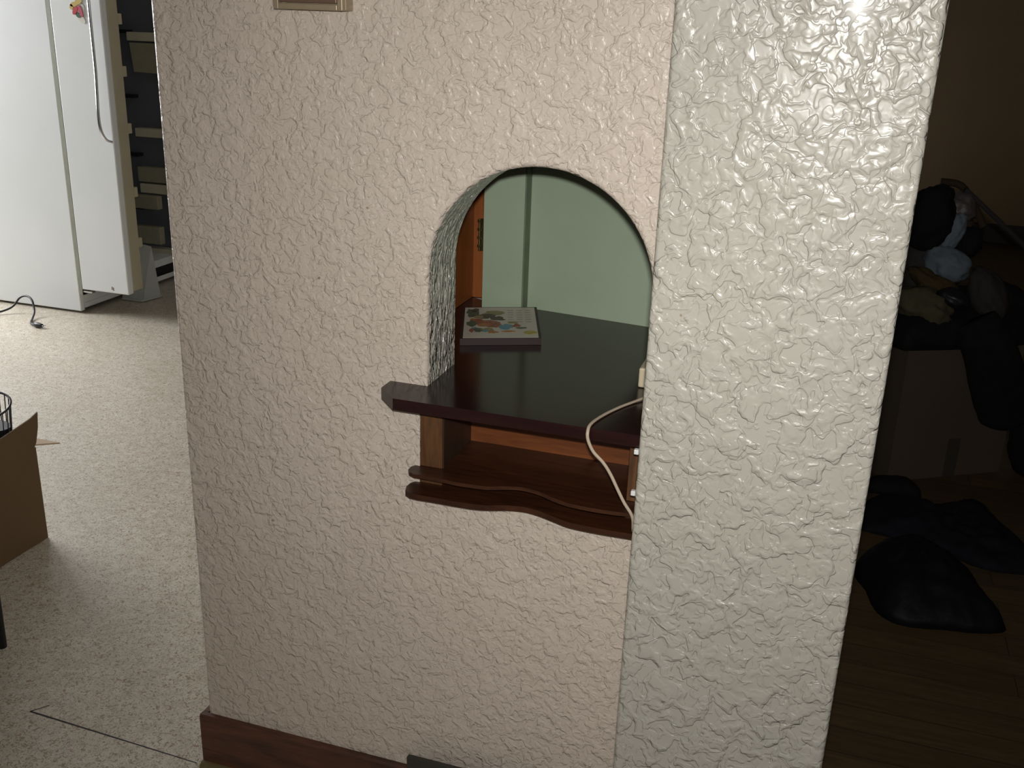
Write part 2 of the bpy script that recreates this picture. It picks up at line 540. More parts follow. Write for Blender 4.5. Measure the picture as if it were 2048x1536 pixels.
# keep only the slab in front of the hatch's back: the pillar is an L in plan
bm.free()
bm = bmesh.new()
def rounded(pts, r_, seg=4):
    out = []
    n = len(pts)
    for i in range(n):
        p = Vector(pts[i]); a = (Vector(pts[i - 1]) - p).normalized(); b = (Vector(pts[(i + 1) % n]) - p).normalized()
        rr = r_ if i in (0, 1) else 0.0
        if rr == 0: out.append(tuple(p)); continue
        s, e = p + a * rr, p + b * rr
        cc = p + (a + b) * rr
        for k in range(seg + 1):
            q = s.lerp(e, k / seg) - cc
            out.append(tuple(cc + q.normalized() * rr))
    return out
add_prism(bm, rounded([(XP0, YP), (XP1 - .001, YP - .0135), (XP1 + .002, 2.2), (0.02, 2.2), (0.02, 1.478), (XP0, 1.478)], 0.007), 0.0, 2.5)
wp = mesh_obj('wall_pillar', bm, M['pillar'], smooth=True)
try:
    wp.data.set_sharp_from_angle(angle=math.radians(35))
except Exception:
    pass
struct(wp, 'glossy greenish white crinkle-textured pillar projecting from the wall', 'pillar')

# ---- the green recess behind the hatch
def gy(x): return 2.011 - (x + 0.586) * 0.128
bm = bmesh.new()
add_prism(bm, [(-0.694, gy(-0.694)), (0.018, gy(0.018)), (0.018, 2.2), (-0.694, 2.2)], 0.0, 2.5)
struct(mesh_obj('wall_recess', bm, M['green']), 'pale green wall seen through the arched hatch', 'wall')
bm = bmesh.new()
add_prism(bm, [(-0.694, 1.975), (-0.607, 1.975), (-0.6065, gy(-0.6065) - .0005), (-0.694, gy(-0.694) - .0005)], 0.9155, 2.499)
struct(mesh_obj('wall_pilaster', bm, M['green']), 'pale green projecting strip in the corner behind the hatch', 'wall')
struct(mesh_obj('pilaster_side_shade', box_bm(-0.6068, -0.6045, 1.977, 2.012, 0.9155, 2.499), M['green_shade']))  # thin strip coloured dark to paint in the shadow on the pilaster's right side
struct(mesh_obj('wall_block_back', box_bm(XL + .12, -0.694, 2.12, 2.2, 0, 2.5), M['room_wall']))

# ---- baseboard
bm = bmesh.new()
pts = [(1.4675, 0.0), (YW, 0.0), (YW, 0.128), (1.4705, 0.128), (1.4675, 0.124)]
add_prism(bm, pts, XL - 0.0125, XP0 - .0005, axis='x')
bb = struct(mesh_obj('baseboard_front', bm, M['baseboard']), 'red-brown wooden baseboard along the foot of the textured wall', 'baseboard')
bm = bmesh.new()
add_box(bm, XL - 0.0125, XL - .0002, YW + .0002, 2.9, 0, 0.128, 0.001)
struct(mesh_obj('baseboard_end', bm, M['baseboard']))
bm = bmesh.new()
q = [(1.4674, 0.0), (1.4674, 0.014)] + [(1.4674 - 0.014 * math.sin(a), 0.014 * math.cos(a)) for a in [PI / 12 * k for k in range(1, 7)]]
add_prism(bm, q, XL - 0.014, XP0 - .0005, axis='x')
struct(mesh_obj('trim_1', bm, plain('ochre_quarter_round', (0.16, 0.12, 0.05), 0.5)))
# joint in the vinyl
bm = bmesh.new()
def strip(bm, a, b, w0, w1, z=0.0006):
    a = Vector((a[0], a[1])); b = Vector((b[0], b[1])); d = (b - a).normalized(); nn = Vector((-d.y, d.x))
    P4 = [a + nn * w0, b + nn * w1, b - nn * w1, a - nn * w0]
    vb = [bm.verts.new((p.x, p.y, 0.0)) for p in P4]; vt = [bm.verts.new((p.x, p.y, z)) for p in P4]
    bm.faces.new(vt); bm.faces.new(vb)
    for i in range(4): bm.faces.new((vb[i], vb[(i + 1) % 4], vt[(i + 1) % 4], vt[i]))
strip(bm, (-1.571, 1.483), (-1.128, 1.468), 0.0022, 0.0010)
strip(bm, (-1.571, 1.483), (-1.545, 1.515), 0.0016, 0.0006)
struct(mesh_obj('trim_2', bm, M['seam']))

# =================================================================== COUNTER AND SHELF IN THE WALL
ZC = 0.9147
def bevel_top(bm, off, seg=2, ang=0.5):
    es = [e for e in bm.edges if len(e.link_faces) == 2 and e.calc_face_angle(0) > ang]
    bmesh.ops.bevel(bm, geom=es, offset=off, segments=seg, affect='EDGES', profile=0.5)

bm = bmesh.new()
gg = lambda x: gy(x) - 0.0006
cp_ = [(-0.680, 1.443), (-0.642, 1.4045), (-0.2370, 1.4045), (-0.2370, 1.4785), (-0.2503, 1.4785), (-0.2503, 1.6045),
       (0.0195, 1.6045), (0.0195, gg(0.0195)), (-0.6062, gg(-0.6062)), (-0.693, gg(-0.693)), (-0.7405, 2.045), (-0.7405, 1.6045), (-0.6127, 1.6045), (-0.6127, 1.4795), (-0.680, 1.4795)]
add_prism(bm, cp_, 0.8950, ZC)
bevel_top(bm, 0.0012)
co = mesh_obj('countertop', bm, M['counter'])
tag(co, 'dark polished wooden counter running through the arched hatch with a clipped corner', 'countertop')

shelf = thing('wall_shelf', 'brown wooden shelf box set in the wall under the dark counter, with wavy front boards', 'shelf', (-0.43, YW, 0.726))
def wavy(pts, depth_y, z0, z1, left_round):
    bm = bmesh.new()
    front = [(p.x, p.y) for p in smooth_path([(x, y, 0) for x, y in pts], 6)]
    out = [( -0.2370, depth_y), (-0.6255, depth_y), (-0.6255, 1.4785)] + left_round + front + [(-0.2370, pts[-1][1])]
    add_prism(bm, out, z0, z1)
    bevel_top(bm, 0.0016)
    return bm
fr = [(-0.621, 1.443), (-0.595, 1.444), (-0.568, 1.443), (-0.542, 1.441), (-0.516, 1.4425), (-0.491, 1.445), (-0.468, 1.455), (-0.445, 1.463),
      (-0.425, 1.463), (-0.403, 1.457), (-0.378, 1.445), (-0.351, 1.436), (-0.314, 1.433), (-0.278, 1.434), (-0.250, 1.438)]
ear = [(-0.634, 1.4785), (-0.6385, 1.471), (-0.6385, 1.458), (-0.633, 1.449)]
mesh_obj('upper_board', wavy(fr, 1.6175, 0.7605, 0.7672, ear), M['walnut'], shelf)
fr2 = [(-0.611, 1.431), (-0.577, 1.432), (-0.538, 1.432), (-0.505, 1.434), (-0.480, 1.441), (-0.456, 1.450), (-0.429, 1.4545), (-0.403, 1.450),
       (-0.375, 1.440), (-0.347, 1.430), (-0.310, 1.427), (-0.274, 1.427), (-0.250, 1.428)]
ear2 = [(-0.634, 1.4785), (-0.6395, 1.470), (-0.6405, 1.455), (-0.636, 1.440), (-0.626, 1.433)]
mesh_obj('lower_board', wavy(fr2, 1.6175, 0.7267, 0.7365, ear2), M['walnut'], shelf)
def bmx(*a, **k): return box_bm(*a, **k)
mesh_obj('side_post', bmx(-0.6258, -0.5855, 1.4800, 1.6175, 0.7675, 0.8947, 0.001), [M['post']], shelf)
mesh_obj('side_post', bmx(-0.2650, -0.2370, 1.4800, 1.6175, 0.7675, 0.8947, 0.001), [M['post']], shelf)
mesh_obj('spacer', bmx(-0.6258, -0.5855, 1.4800, 1.6175, 0.7368, 0.7602), [M['post']], shelf)
mesh_obj('spacer', bmx(-0.2650, -0.2370, 1.4800, 1.6175, 0.7368, 0.7602), [M['post']], shelf)
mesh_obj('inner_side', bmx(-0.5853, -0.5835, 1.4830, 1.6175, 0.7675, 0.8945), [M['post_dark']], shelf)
bp = mesh_obj('back_panel', bmx(-0.6258, -0.2370, 1.6177, 1.626, 0.7267, 0.8945), [M['orange_x']], shelf)
bp['label'] = 'orange wooden back panel'

# cord clips and power cord on the counter
def clip(z, label):
    bm = box_bm(-0.2440, -0.2368, 1.396, 1.404, z - 0.004, z + 0.004, 0.0012)
    o = mesh_obj('cable_clip', bm, M['white'])
    tag(o, label, 'cable clip', 'cable clips on the pillar edge')
clip(0.8905, 'small white cable clip on the pillar edge just under the counter')
clip(0.822, 'small white cable clip on the pillar edge beside the shelf, lower of two')
bm = bmesh.new()
path = smooth_path([(-0.225, 1.640, 0.925), (-0.262, 1.560, 0.9185), (-0.290, 1.505, 0.9175), (-0.308, 1.455, 0.9178), (-0.3165, 1.415, 0.9175), (-0.3170, 1.3985, 0.911), (-0.3150, 1.3965, 0.898),
                    (-0.3060, 1.3975, 0.880), (-0.290, 1.399, 0.864), (-0.2775, 1.400, 0.846), (-0.2655, 1.400, 0.824), (-0.2535, 1.401, 0.802), (-0.2425, 1.402, 0.786), (-0.2385, 1.406, 0.772), (-0.2385, 1.413, 0.755), (-0.2385, 1.418, 0.7475)], 7)
add_tube(bm, path, 0.0027, 10, rz=0.0019)
pc = mesh_obj('power_cord', bm, M['cord'], smooth=True)
tag(pc, 'thin beige electric cord trailing over the counter edge to the pillar', 'cord')
ad = thing('plug_adapter', 'small ivory plug block on the dark counter beside the pillar', 'plug', (-0.25, 1.65, 0.915))
mesh_obj('body', box_bm(-0.284, -0.215, 1.612, 1.685, 0.9152, 0.950, 0.003), M['ivory'], ad)
mesh_obj('cord_sleeve', box_bm(-0.262, -0.250, 1.6060, 1.6118, 0.917, 0.926, 0.001), M['ivory'], ad)

# plaque lying on the counter
pl = thing('picture_plaque', 'small framed picture plaque with colourful drawing lying on the dark counter', 'picture', (-0.609, 1.842, 0.9152))
A = Vector((-0.642, 1.707)); B = Vector((-0.502, 1.773)); Dv = Vector((-0.714, 1.913))
ex = (B - A); ey = (Dv - A)
def PQ(u, v_): p = A + ex * u + ey * v_; return (p.x, p.y)
bm = bmesh.new()
add_prism(bm, [PQ(0, 0), PQ(1, 0), PQ(1, 1), PQ(0, 1)], 0.9152, 0.9285)
bevel_top(bm, 0.0012)
mesh_obj('board', bm, M['plaque_side'], pl)
pm = [plain('print_paper', (0.55, 0.50, 0.42), 0.45, var=0.03), plain('print_red', (0.42, 0.13, 0.07), 0.5, var=0.3, vs=160), plain('print_brown', (0.10, 0.065, 0.05), 0.5, var=0.3, vs=160),
      plain('print_blue', (0.14, 0.30, 0.36), 0.5, var=0.15, vs=160), plain('print_green', (0.13, 0.17, 0.11), 0.5, var=0.35, vs=200), plain('print_yellow', (0.50, 0.42, 0.10), 0.5, var=0.15, vs=120),
      plain('print_ink', (0.22, 0.22, 0.19), 0.5), plain('print_olive', (0.32, 0.28, 0.12), 0.5, var=0.2, vs=120), plain('print_orange', (0.46, 0.2, 0.06), 0.5, var=0.2, vs=120)]
bm = bmesh.new()
add_prism(bm, [PQ(.035, .02), PQ(.965, .02), PQ(.965, .98), PQ(.035, .98)], 0.9286, 0.9290, 0)
rnd = random.Random(5)
lay = [0]
def patch(cu, cv, ru, rv, mi, n=14, jag=0.18):
    lay[0] += 1
    z = 0.9290 + 0.00001 * lay[0]
    pts = []
    for k in range(n):
        a = 2 * PI * k / n; s = 1 + rnd.uniform(-jag, jag)
        pts.append(PQ(cu + ru * s * math.cos(a), cv + rv * s * math.sin(a)))
    add_prism(bm, pts, 0.9288, z, mi)
patch(.42, .78, .14, .08, 7); patch(.33, .72, .08, .06, 7)
patch(.15, .80, .09, .13, 4, jag=.3); patch(.16, .86, .05, .05, 2, jag=.3); patch(.13, .72, .05, .10, 4, jag=.3)
patch(.30, .68, .15, .07, 2, jag=.25); patch(.46, .60, .10, .07, 2, jag=.3); patch(.22, .66, .07, .05, 7)
patch(.20, .54, .09, .06, 1); patch(.33, .47, .16, .08, 1); patch(.42, .40, .12, .08, 1); patch(.28, .40, .08, .05, 8)
patch(.14, .57, .03, .04, 8); patch(.13, .45, .06, .09, 4, jag=.35)
patch(.17, .28, .04, .06, 3, jag=.3); patch(.22, .24, .08, .07, 4, jag=.4); patch(.14, .24, .03, .06, 1, jag=.3); patch(.33, .24, .08, .06, 7, jag=.35); patch(.31, .22, .03, .04, 3); patch(.40, .18, .06, .04, 8, jag=.3)
patch(.58, .36, .10, .07, 3); patch(.55, .30, .07, .05, 3); patch(.53, .46, .03, .06, 0); patch(.66, .47, .07, .04, 7); patch(.71, .38, .05, .05, 1, jag=.3); patch(.76, .30, .07, .03, 4)
patch(.60, .20, .10, .025, 8); patch(.87, .16, .09, .06, 5, jag=.1)
lay[0] += 1
for row in range(6):
    for colm in range(3):
        u0 = .60 + colm * .115; v0 = .86 - row * .075
        add_prism(bm, [PQ(u0, v0), PQ(u0 + .075, v0), PQ(u0 + .075, v0 + .016), PQ(u0, v0 + .016)], 0.9288, 0.9292, 6)
mesh_obj('print', bm, pm, pl)

# orange cabinet at the left of the recess
cab = thing('cabinet', 'orange varnished wooden cabinet seen at the left through the arched hatch', 'cabinet', (-0.75, 1.85, 0.9155))
mesh_obj('side_panel', box_bm(-0.760, -0.7412, 1.6060, 2.062, 0.9155, 1.60), M['orange'], cab)
cd = mesh_obj('door', box_bm(-0.7410, -0.6945, 2.046, 2.062, 0.9155, 1.60), M['orange'], cab)
mesh_obj('rail', box_bm(-0.7410, -0.738, 1.75, 2.0455, 1.128, 1.134), M['orange'], cab)
bm = bmesh.new()
hz0, hz1 = 1.020, 1.090
add_box(bm, -0.727, -0.714, 2.0435, 2.0460, hz0, hz1, 0.0006)
add_tube(bm, [(-0.7265, 2.042, hz0), (-0.7265, 2.042, hz1)], 0.0028, 8)
for k in range(4):
    z = hz0 + 0.008 + k * 0.018
    add_box(bm, -0.7310, -0.722, 2.0395, 2.0425, z, z + 0.006, 0.0006)
hg = sub_obj('hinge', bm, M['brass'], cd, cab)
hg['label'] = 'aged brass hinge'

# =================================================================== SWITCH
sw = thing('light_switch', 'bronze rocker light switch in a beige-gold surface box at the top of the wall', 'switch', (-0.7915, YW, 1.50))
sx0, sx1, sz0, sz1 = -0.850, -0.735, 1.498, 1.613
bm = bmesh.new()
fw = 0.0085
y0 = 1.442
add_box(bm, sx0, sx1, y0 + .012, YW - .001, sz0, sz1, 0.002)
for a in ((sx0, sx0 + fw, sz0, sz1), (sx1 - fw, sx1, sz0, sz1), (sx0 + fw + .0002, sx1 - fw - .0002, sz0, sz0 + fw), (sx0 + fw + .0002, sx1 - fw - .0002, sz1 - fw, sz1)):
    add_box(bm, a[0], a[1], y0, y0 + .0118, a[2], a[3], 0.0012)
mesh_obj('housing', bm, M['gold'], sw)
mesh_obj('rocker', box_bm(sx0 + fw + .0015, sx1 - fw - .0015, y0 + .001, y0 + .0118, sz0 + fw + .0015, sz1 - fw - .0015, 0.001), M['bronze'], sw)

# black case on the floor against the wall
rg = thing('floor_box', 'low black box with a grooved front standing against the wall foot', 'box', (-0.45, 1.45, 0))
mesh_obj('body', box_bm(-0.637, XP0 - .001, 1.4445, 1.4528, 0.0, 0.176, 0.0012), M['slate'], rg)
mesh_obj('lid', box_bm(-0.637, XP0 - .001, 1.4430, 1.4530, 0.163, 0.1785, 0.0012), M['slate'], rg)
rg.location = (-0.45, 1.45, 0)

# =================================================================== FRIDGE
fr_ = thing('refrigerator', 'white side-by-side refrigerator standing open on the kitchen floor', 'refrigerator', (-3.9, 4.5, 0))
FX = -3.600
bm = bmesh.new()
add_box(bm, -4.32, FX, 4.095, 4.125, 0.012, 1.78, 0.004)          # near side
add_box(bm, -4.32, FX, 4.985, 5.010, 0.012, 1.78, 0.004)          # far side
add_box(bm, -4.32, -4.25, 4.12, 4.99, 0.012, 1.78)                # back
add_box(bm, -4.30, FX, 4.12, 4.99, 1.74, 1.78, 0.003)             # top
add_box(bm, -4.30, FX - .01, 4.12, 4.99, 0.10, 0.14)              # cabinet bottom
mesh_obj('body', bm, M['fridge'], fr_)
mesh_obj('liner', box_bm(-4.25, FX - .006, 4.960, 4.984, 0.15, 1.73), M['inner'], fr_)
mesh_obj('door_frame_strip', box_bm(FX + .0002, -3.5795, 4.0952, 4.0995, 0.10, 1.76, 0.001), plain('olive_grey_strip', (0.30, 0.31, 0.25), 0.5), fr_)
mesh_obj('partition', box_bm(-4.24, FX - .01, 4.40, 4.44, 0.15, 1.73), M['inner'], fr_)
bm = bmesh.new()
add_box(bm, FX - .01, FX, 4.13, 4.98, 0.022, 0.048, 0.003)
add_box(bm, FX - .012, FX - .004, 4.13, 4.36, 0.048, 0.088, 0.002)
mesh_obj('kick_plate', bm, M['fridge'], fr_)
mesh_obj('compressor_recess', box_bm(FX - .05, FX - .02, 4.13, 4.98, 0.02, 0.10), M['black'], fr_)
hb = mesh_obj('lower_hinge', box_bm(FX + .002, FX + .075, 4.10, 4.128, 0.112, 0.124, 0.003), M['chrome'], fr_)
hb['label'] = 'bare metal lower hinge'
# near door, opened flush with the side
dr = mesh_obj('door', box_bm(-3.572, -3.294, 4.088, 4.128, 0.132, 1.76, 0.005, 3), M['fridge'], fr_)
sub_obj('door_edge_strip', box_bm(FX + .0005, -3.5735, 4.1005, 4.1275, 0.135, 1.76, 0.002), M['black'], dr, fr_)
sub_obj('door_liner', box_bm(-3.560, -3.2955, 4.1285, 4.205, 0.142, 1.75, 0.004), M['liner'], dr, fr_)
for z in (1.402, 1.168, 0.905, 0.60, 0.35):
    sub_obj('door_shelf', box_bm(-3.550, -3.296, 4.2055, 4.232, z, z + 0.048, 0.003), M['liner'], dr, fr_)
# the long chrome handle
bm = bmesh.new()
hx = -3.3275
hp = smooth_path([(hx + .012, 4.0895, 1.745), (hx + .009, 4.055, 1.725), (hx + .006, 4.048, 1.66), (hx + .004, 4.048, 1.50), (hx + .002, 4.05, 1.35), (hx, 4.052, 1.20), (hx - .003, 4.050, 1.10), (hx - .004, 4.046, 1.02),
                  (hx - .003, 4.046, 0.96), (hx + .003, 4.052, 0.915), (hx + .012, 4.066, 0.888), (hx + .022, 4.0875, 0.878)], 6)
add_tube(bm, hp, 0.0085, 12, rz=0.006)
hd = sub_obj('handle', bm, M['chrome'], dr, fr_, smooth=True)
hd['label'] = 'long chrome handle'
bm = bmesh.new()
add_box(bm, -3.392, -3.388, 4.0868, 4.0882, 0.150, 0.166, 0.0003); add_box(bm, -3.384, -3.381, 4.0868, 4.0882, 0.146, 0.163, 0.0003)
sub_obj('paint_chip', bm, plain('rusty_chip', (0.2, 0.12, 0.07), 0.8), dr, fr_)
# shelves and bins inside the far compartment
for z0_, z1_, x0_, mt in ((1.305, 1.350, -3.803, 'cream'), (1.140, 1.296, -3.785, 'cream_dim'), (0.795, 0.842, -3.803, 'cream'), (0.545, 0.628, -3.810, 'cream_dim'), (0.482, 0.535, -3.803, 'cream'), (0.112, 0.165, -3.803, 'cream')):
    bm = bmesh.new()
    if z1_ - z0_ > 0.1:
        add_prism(bm, [(x0_ - .004, z1_), (x0_ + .012, z0_ + .004), (FX - .02, z0_), (FX - .02, z1_)], 4.905, 4.958, axis='y')
    else:
        add_box(bm, x0_, FX - .02, 4.905, 4.958, z0_, z1_, 0.003)
    mesh_obj('shelf', bm, M[mt], fr_)
for z in (1.36, 1.02, 0.70, 0.40):
    mesh_obj('ledge', box_bm(-4.24, -3.80, 4.91, 4.958, z - .018, z, 0.002), M['black'], fr_)

for z0_, z1_, x0_ in ((0.40, 0.475, -3.86), (0.20, 0.30, -3.86)):
    mesh_obj('drawer', box_bm(x0_, FX - .06, 4.86, 4.903, z0_, z1_, 0.004), M['cream_dim'], fr_)

# magnet
mg = thing('fridge_magnet', 'small red and yellow flower-shaped magnet on the refrigerator door', 'magnet', (-3.42, 4.087, 1.46))
def pet(bm, cx, cz, rx, rz_, ang, y0_, y1_, mi, n=16):
    pts = []
    for k in range(n):
        a = 2 * PI * k / n
        x, z = rx * math.cos(a), rz_ * math.sin(a)
        pts.append((cx + x * math.cos(ang) - z * math.sin(ang), cz + x * math.sin(ang) + z * math.cos(ang)))
    add_prism(bm, pts, y0_, y1_, mi, axis='y')
bm = bmesh.new()
pet(bm, -3.415, 1.462, .036, .030, .3, 4.0845, 4.0875, 0); pet(bm, -3.405, 1.425, .014, .030, .75, 4.0845, 4.0875, 0)
mesh_obj('backing', bm, plain('magnet_white', (0.75, 0.73, 0.66), 0.4), mg)
bm = bmesh.new()
pet(bm, -3.433, 1.484, .022, .010, .2, 4.0815, 4.0845, 0); pet(bm, -3.408, 1.497, .020, .013, .4, 4.0812, 4.0845, 0); pet(bm, -3.449, 1.472, .010, .012, 0, 4.0815, 4.0845, 0)
mesh_obj('petal', bm, plain('magnet_yellow', (0.62, 0.47, 0.16), 0.35), mg)
bm = bmesh.new()
pet(bm, -3.430, 1.457, .010, .021, -.65, 4.0805, 4.0845, 0)
mesh_obj('petal', bm, plain('magnet_red', (0.55, 0.06, 0.08), 0.35), mg)
bm = bmesh.new()
pet(bm, -3.400, 1.455, .009, .026, .28, 4.0805, 4.0845, 0)
mesh_obj('petal', bm, plain('magnet_rose', (0.55, 0.10, 0.16), 0.35), mg)
bm = bmesh.new()
pet(bm, -3.416, 1.437, .014, .010, -.5, 4.0825, 4.0845, 0)
mesh_obj('leaf', bm, plain('magnet_green', (0.05, 0.12, 0.06), 0.4), mg)

# power cord of the fridge
cd_ = thing('appliance_cord', 'black power cord with plug curled on the vinyl beside the refrigerator', 'cord', (-3.9, 3.95, 0))
bm = bmesh.new()
path = smooth_path([(-4.20, 3.70, 0.006), (-4.06, 3.80, 0.006), (-3.965, 3.90, 0.010), (-3.915, 3.965, 0.030), (-3.885, 3.995, 0.075), (-3.845, 4.00, 0.088), (-3.80, 3.985, 0.075), (-3.765, 3.955, 0.030), (-3.735, 3.905, 0.009), (-3.700, 3.855, 0.007), (-3.665, 3.825, 0.009), (-3.640, 3.817, 0.012)], 6)
add_tube(bm, path, 0.0052, 8)
mesh_obj('cable', bm, M['black'], cd_, smooth=True)
bm = bmesh.new()
add_tube(bm, [(-3.642, 3.817, 0.012), (-3.632, 3.816, 0.013), (-3.615, 3.814, 0.014), (-3.598, 3.812, 0.014), (-3.592, 3.811, 0.014)], lambda t_: 0.008 + 0.0055 * math.sin(PI * min(1, t_ + .15)), 10)
pg = mesh_obj('plug', bm, M['black'], cd_, smooth=True)
bm = bmesh.new()
for dy in (-.005, .005):
    add_tube(bm, [(-3.593, 3.811 + dy, 0.015), (-3.576, 3.809 + dy, 0.016)], 0.002, 8)
sub_obj('prong', bm, M['chrome'], pg, cd_, smooth=True)

# clear crisper drawer leaning behind the door
cb = thing('storage_tub', 'clear plastic tub standing on end on the floor beside the open refrigerator door', 'tub', (-3.45, 4.45, 0))
bm = bmesh.new()
def frus(bm, b, tp, z0, z1):
    # b,tp = (x0,x1,y0,y1)
    vb = [bm.verts.new((x, y, z0)) for x, y in ((b[0], b[2]), (b[1], b[2]), (b[1], b[3]), (b[0], b[3]))]
    vt = [bm.verts.new((x, y, z1)) for x, y in ((tp[0], tp[2]), (tp[1], tp[2]), (tp[1], tp[3]), (tp[0], tp[3]))]
    bm.faces.new(vb); bm.faces.new(vt)
    for i in range(4): bm.faces.new((vb[i], vb[(i + 1) % 4], vt[(i + 1) % 4], vt[i]))
def sheet(bm, P4, n_):
    P4 = [Vector(p) for p in P4]; n_ = Vector(n_) * 0.003
    va = [bm.verts.new(p) for p in P4]; vb = [bm.verts.new(p + n_) for p in P4]
    bm.faces.new(va); bm.faces.new(vb)
    for i in range(4): bm.faces.new((va[i], va[(i + 1) % 4], vb[(i + 1) % 4], vb[i]))
sheet(bm, [(-3.59, 4.40, .002), (-3.463, 4.40, .002), (-3.462, 4.455, .30), (-3.59, 4.455, .30)], (0, 1, 0))
sheet(bm, [(-3.463, 4.404, .002), (-3.434, 4.52, .002), (-3.476, 4.53, .275), (-3.462, 4.458, .30)], (-1, 0, 0))
sheet(bm, [(-3.59, 4.404, .002), (-3.463, 4.404, .002), (-3.437, 4.52, .002), (-3.59, 4.52, .002)], (0, 0, 1))
for k in range(3):
    x_ = -3.575 + k * .045
    sheet(bm, [(x_, 4.397, .01), (x_ + .004, 4.397, .01), (x_ + .004, 4.452, .295), (x_, 4.452, .295)], (0, -1, 0))
mesh_obj('tub', bm, M['clear'], cb)
bm = bmesh.new()
add_tube(bm, smooth_path([(-3.585, 4.393, 0.008), (-3.52, 4.393, 0.008), (-3.468, 4.393, 0.008), (-3.455, 4.405, 0.009), (-3.427, 4.52, 0.010)], 4), 0.006, 8)
mesh_obj('rim', bm, M['clear'], cb, smooth=True)

# =================================================================== LEFT CARTON, RACK, STOOL
cx = thing('cardboard_box', 'open kraft cardboard box with raised flaps on the vinyl floor at the left edge', 'box', (-2.35, 1.9, 0))
X1, X0, Y1, Y0, ZB = -2.098, -2.56, 2.142, 1.66, 0.292
bm = bmesh.new(); th = 0.005
add_box(bm, X1 - th, X1, Y0, Y1, 0.001, ZB); add_box(bm, X0, X0 + th, Y0, Y1, 0.001, ZB)
add_box(bm, X0 + th, X1 - th, Y1 - th, Y1, 0.001, ZB); add_box(bm, X0 + th, X1 - th, Y0, Y0 + th, 0.001, ZB)
add_box(bm, X0 + th, X1 - th, Y0 + th, Y1 - th, 0.001, 0.006)
mesh_obj('body', bm, M['carton_l'], cx)
bm = bmesh.new()
add_prism(bm, [(2.136, ZB), (2.146, ZB + .012), (2.150, ZB + .024), (2.160, ZB + .055), (2.163, ZB + .078), (2.166, ZB + .099), (2.140, ZB + .090), (2.09, ZB + .082), (2.02, ZB + .072), (1.90, ZB + .085), (1.74, ZB + .095), (1.69, ZB)], X1 - .0045, X1, axis='x')
mesh_obj('flap', bm, M['carton_l'], cx)
bm = bmesh.new()
vv = [(X1 - .002, 2.143, 0.300), (X1 - .002, 2.238, 0.268), (X0 + .02, 2.250, 0.262), (X0 + .02, 2.143, 0.300)]
vt = [bm.verts.new(p) for p in vv]; vb = [bm.verts.new((p[0], p[1], p[2] - .004)) for p in vv]
bm.faces.new(vt); bm.faces.new(vb)
for i in range(4): bm.faces.new((vt[i], vt[(i + 1) % 4], vb[(i + 1) % 4], vb[i]))
mesh_obj('flap', bm, M['carton_edge'], cx)

rk = thing('wire_basket', 'black wire basket poking out of the open cardboard box at the left edge', 'basket', (-2.24, 2.06, 0.3))
cxr, cyr, zr = -2.191, 2.080, 0.428
bm = bmesh.new()
ring = [(cxr + .073 * math.cos(2 * PI * k / 36), cyr + .050 * math.sin(2 * PI * k / 36), zr + .022 * math.sin(2 * PI * k / 36)) for k in range(36)]
add_tube(bm, ring, 0.0032, 8, closed=True)
mesh_obj('rim', bm, M['metal_dark'], rk, smooth=True)
bm = bmesh.new()
add_tube(bm, [(cxr + .06 * math.cos(2 * PI * k / 24), cyr + .042 * math.sin(2 * PI * k / 24), zr - .12) for k in range(24)], 0.002, 6, closed=True)
mesh_obj('base_ring', bm, M['metal_dark'], rk, smooth=True)
bm = bmesh.new()
for k in range(20):
    a = 2 * PI * k / 20
    add_tube(bm, [(cxr + .072 * math.cos(a), cyr + .049 * math.sin(a), zr + .022 * math.sin(a)), (cxr + .06 * math.cos(a), cyr + .042 * math.sin(a), zr - .12)], 0.0016, 6)
mesh_obj('side_wires', bm, M['metal_dark'], rk, smooth=True)

bm = bmesh.new(); add_prism(bm, [(cxr + .064 * math.cos(2 * PI * k / 24), cyr + .044 * math.sin(2 * PI * k / 24)) for k in range(24)], zr - .085, zr - .06)
mesh_obj('tray', bm, M['black'], rk)

st = thing('chair', 'dark chair with one leg foot showing at the lower left edge, unseen rest added to shade the floor', 'chair', (-2.07, 1.40, 0))
for (px_, py_) in ((-1.811, 1.657), (-2.30, 1.63), (-1.84, 1.17), (-2.30, 1.17)):
    bm = bmesh.new(); add_tube(bm, [(px_, py_, 0.0), (px_, py_, 0.40)], lambda t_: 0.011 + 0.006 * t_, 10)
    mesh_obj('leg', bm, M['black'], st, smooth=True)
mesh_obj('added_seat', box_bm(-2.33, -1.815, 1.145, 1.655, 0.39, 0.47, 0.02, 3), M['black_cloth'], st)  # unseen upper part of the chair, made solid to keep light off the floor
mesh_obj('shade_apron', box_bm(-2.31, -1.835, 1.165, 1.64, 0.20, 0.389, 0.004), M['black'], st)
mesh_obj('added_backrest', box_bm(-2.36, -2.30, 1.16, 1.64, 0.471, 0.92, 0.02, 3), M['black_cloth'], st)


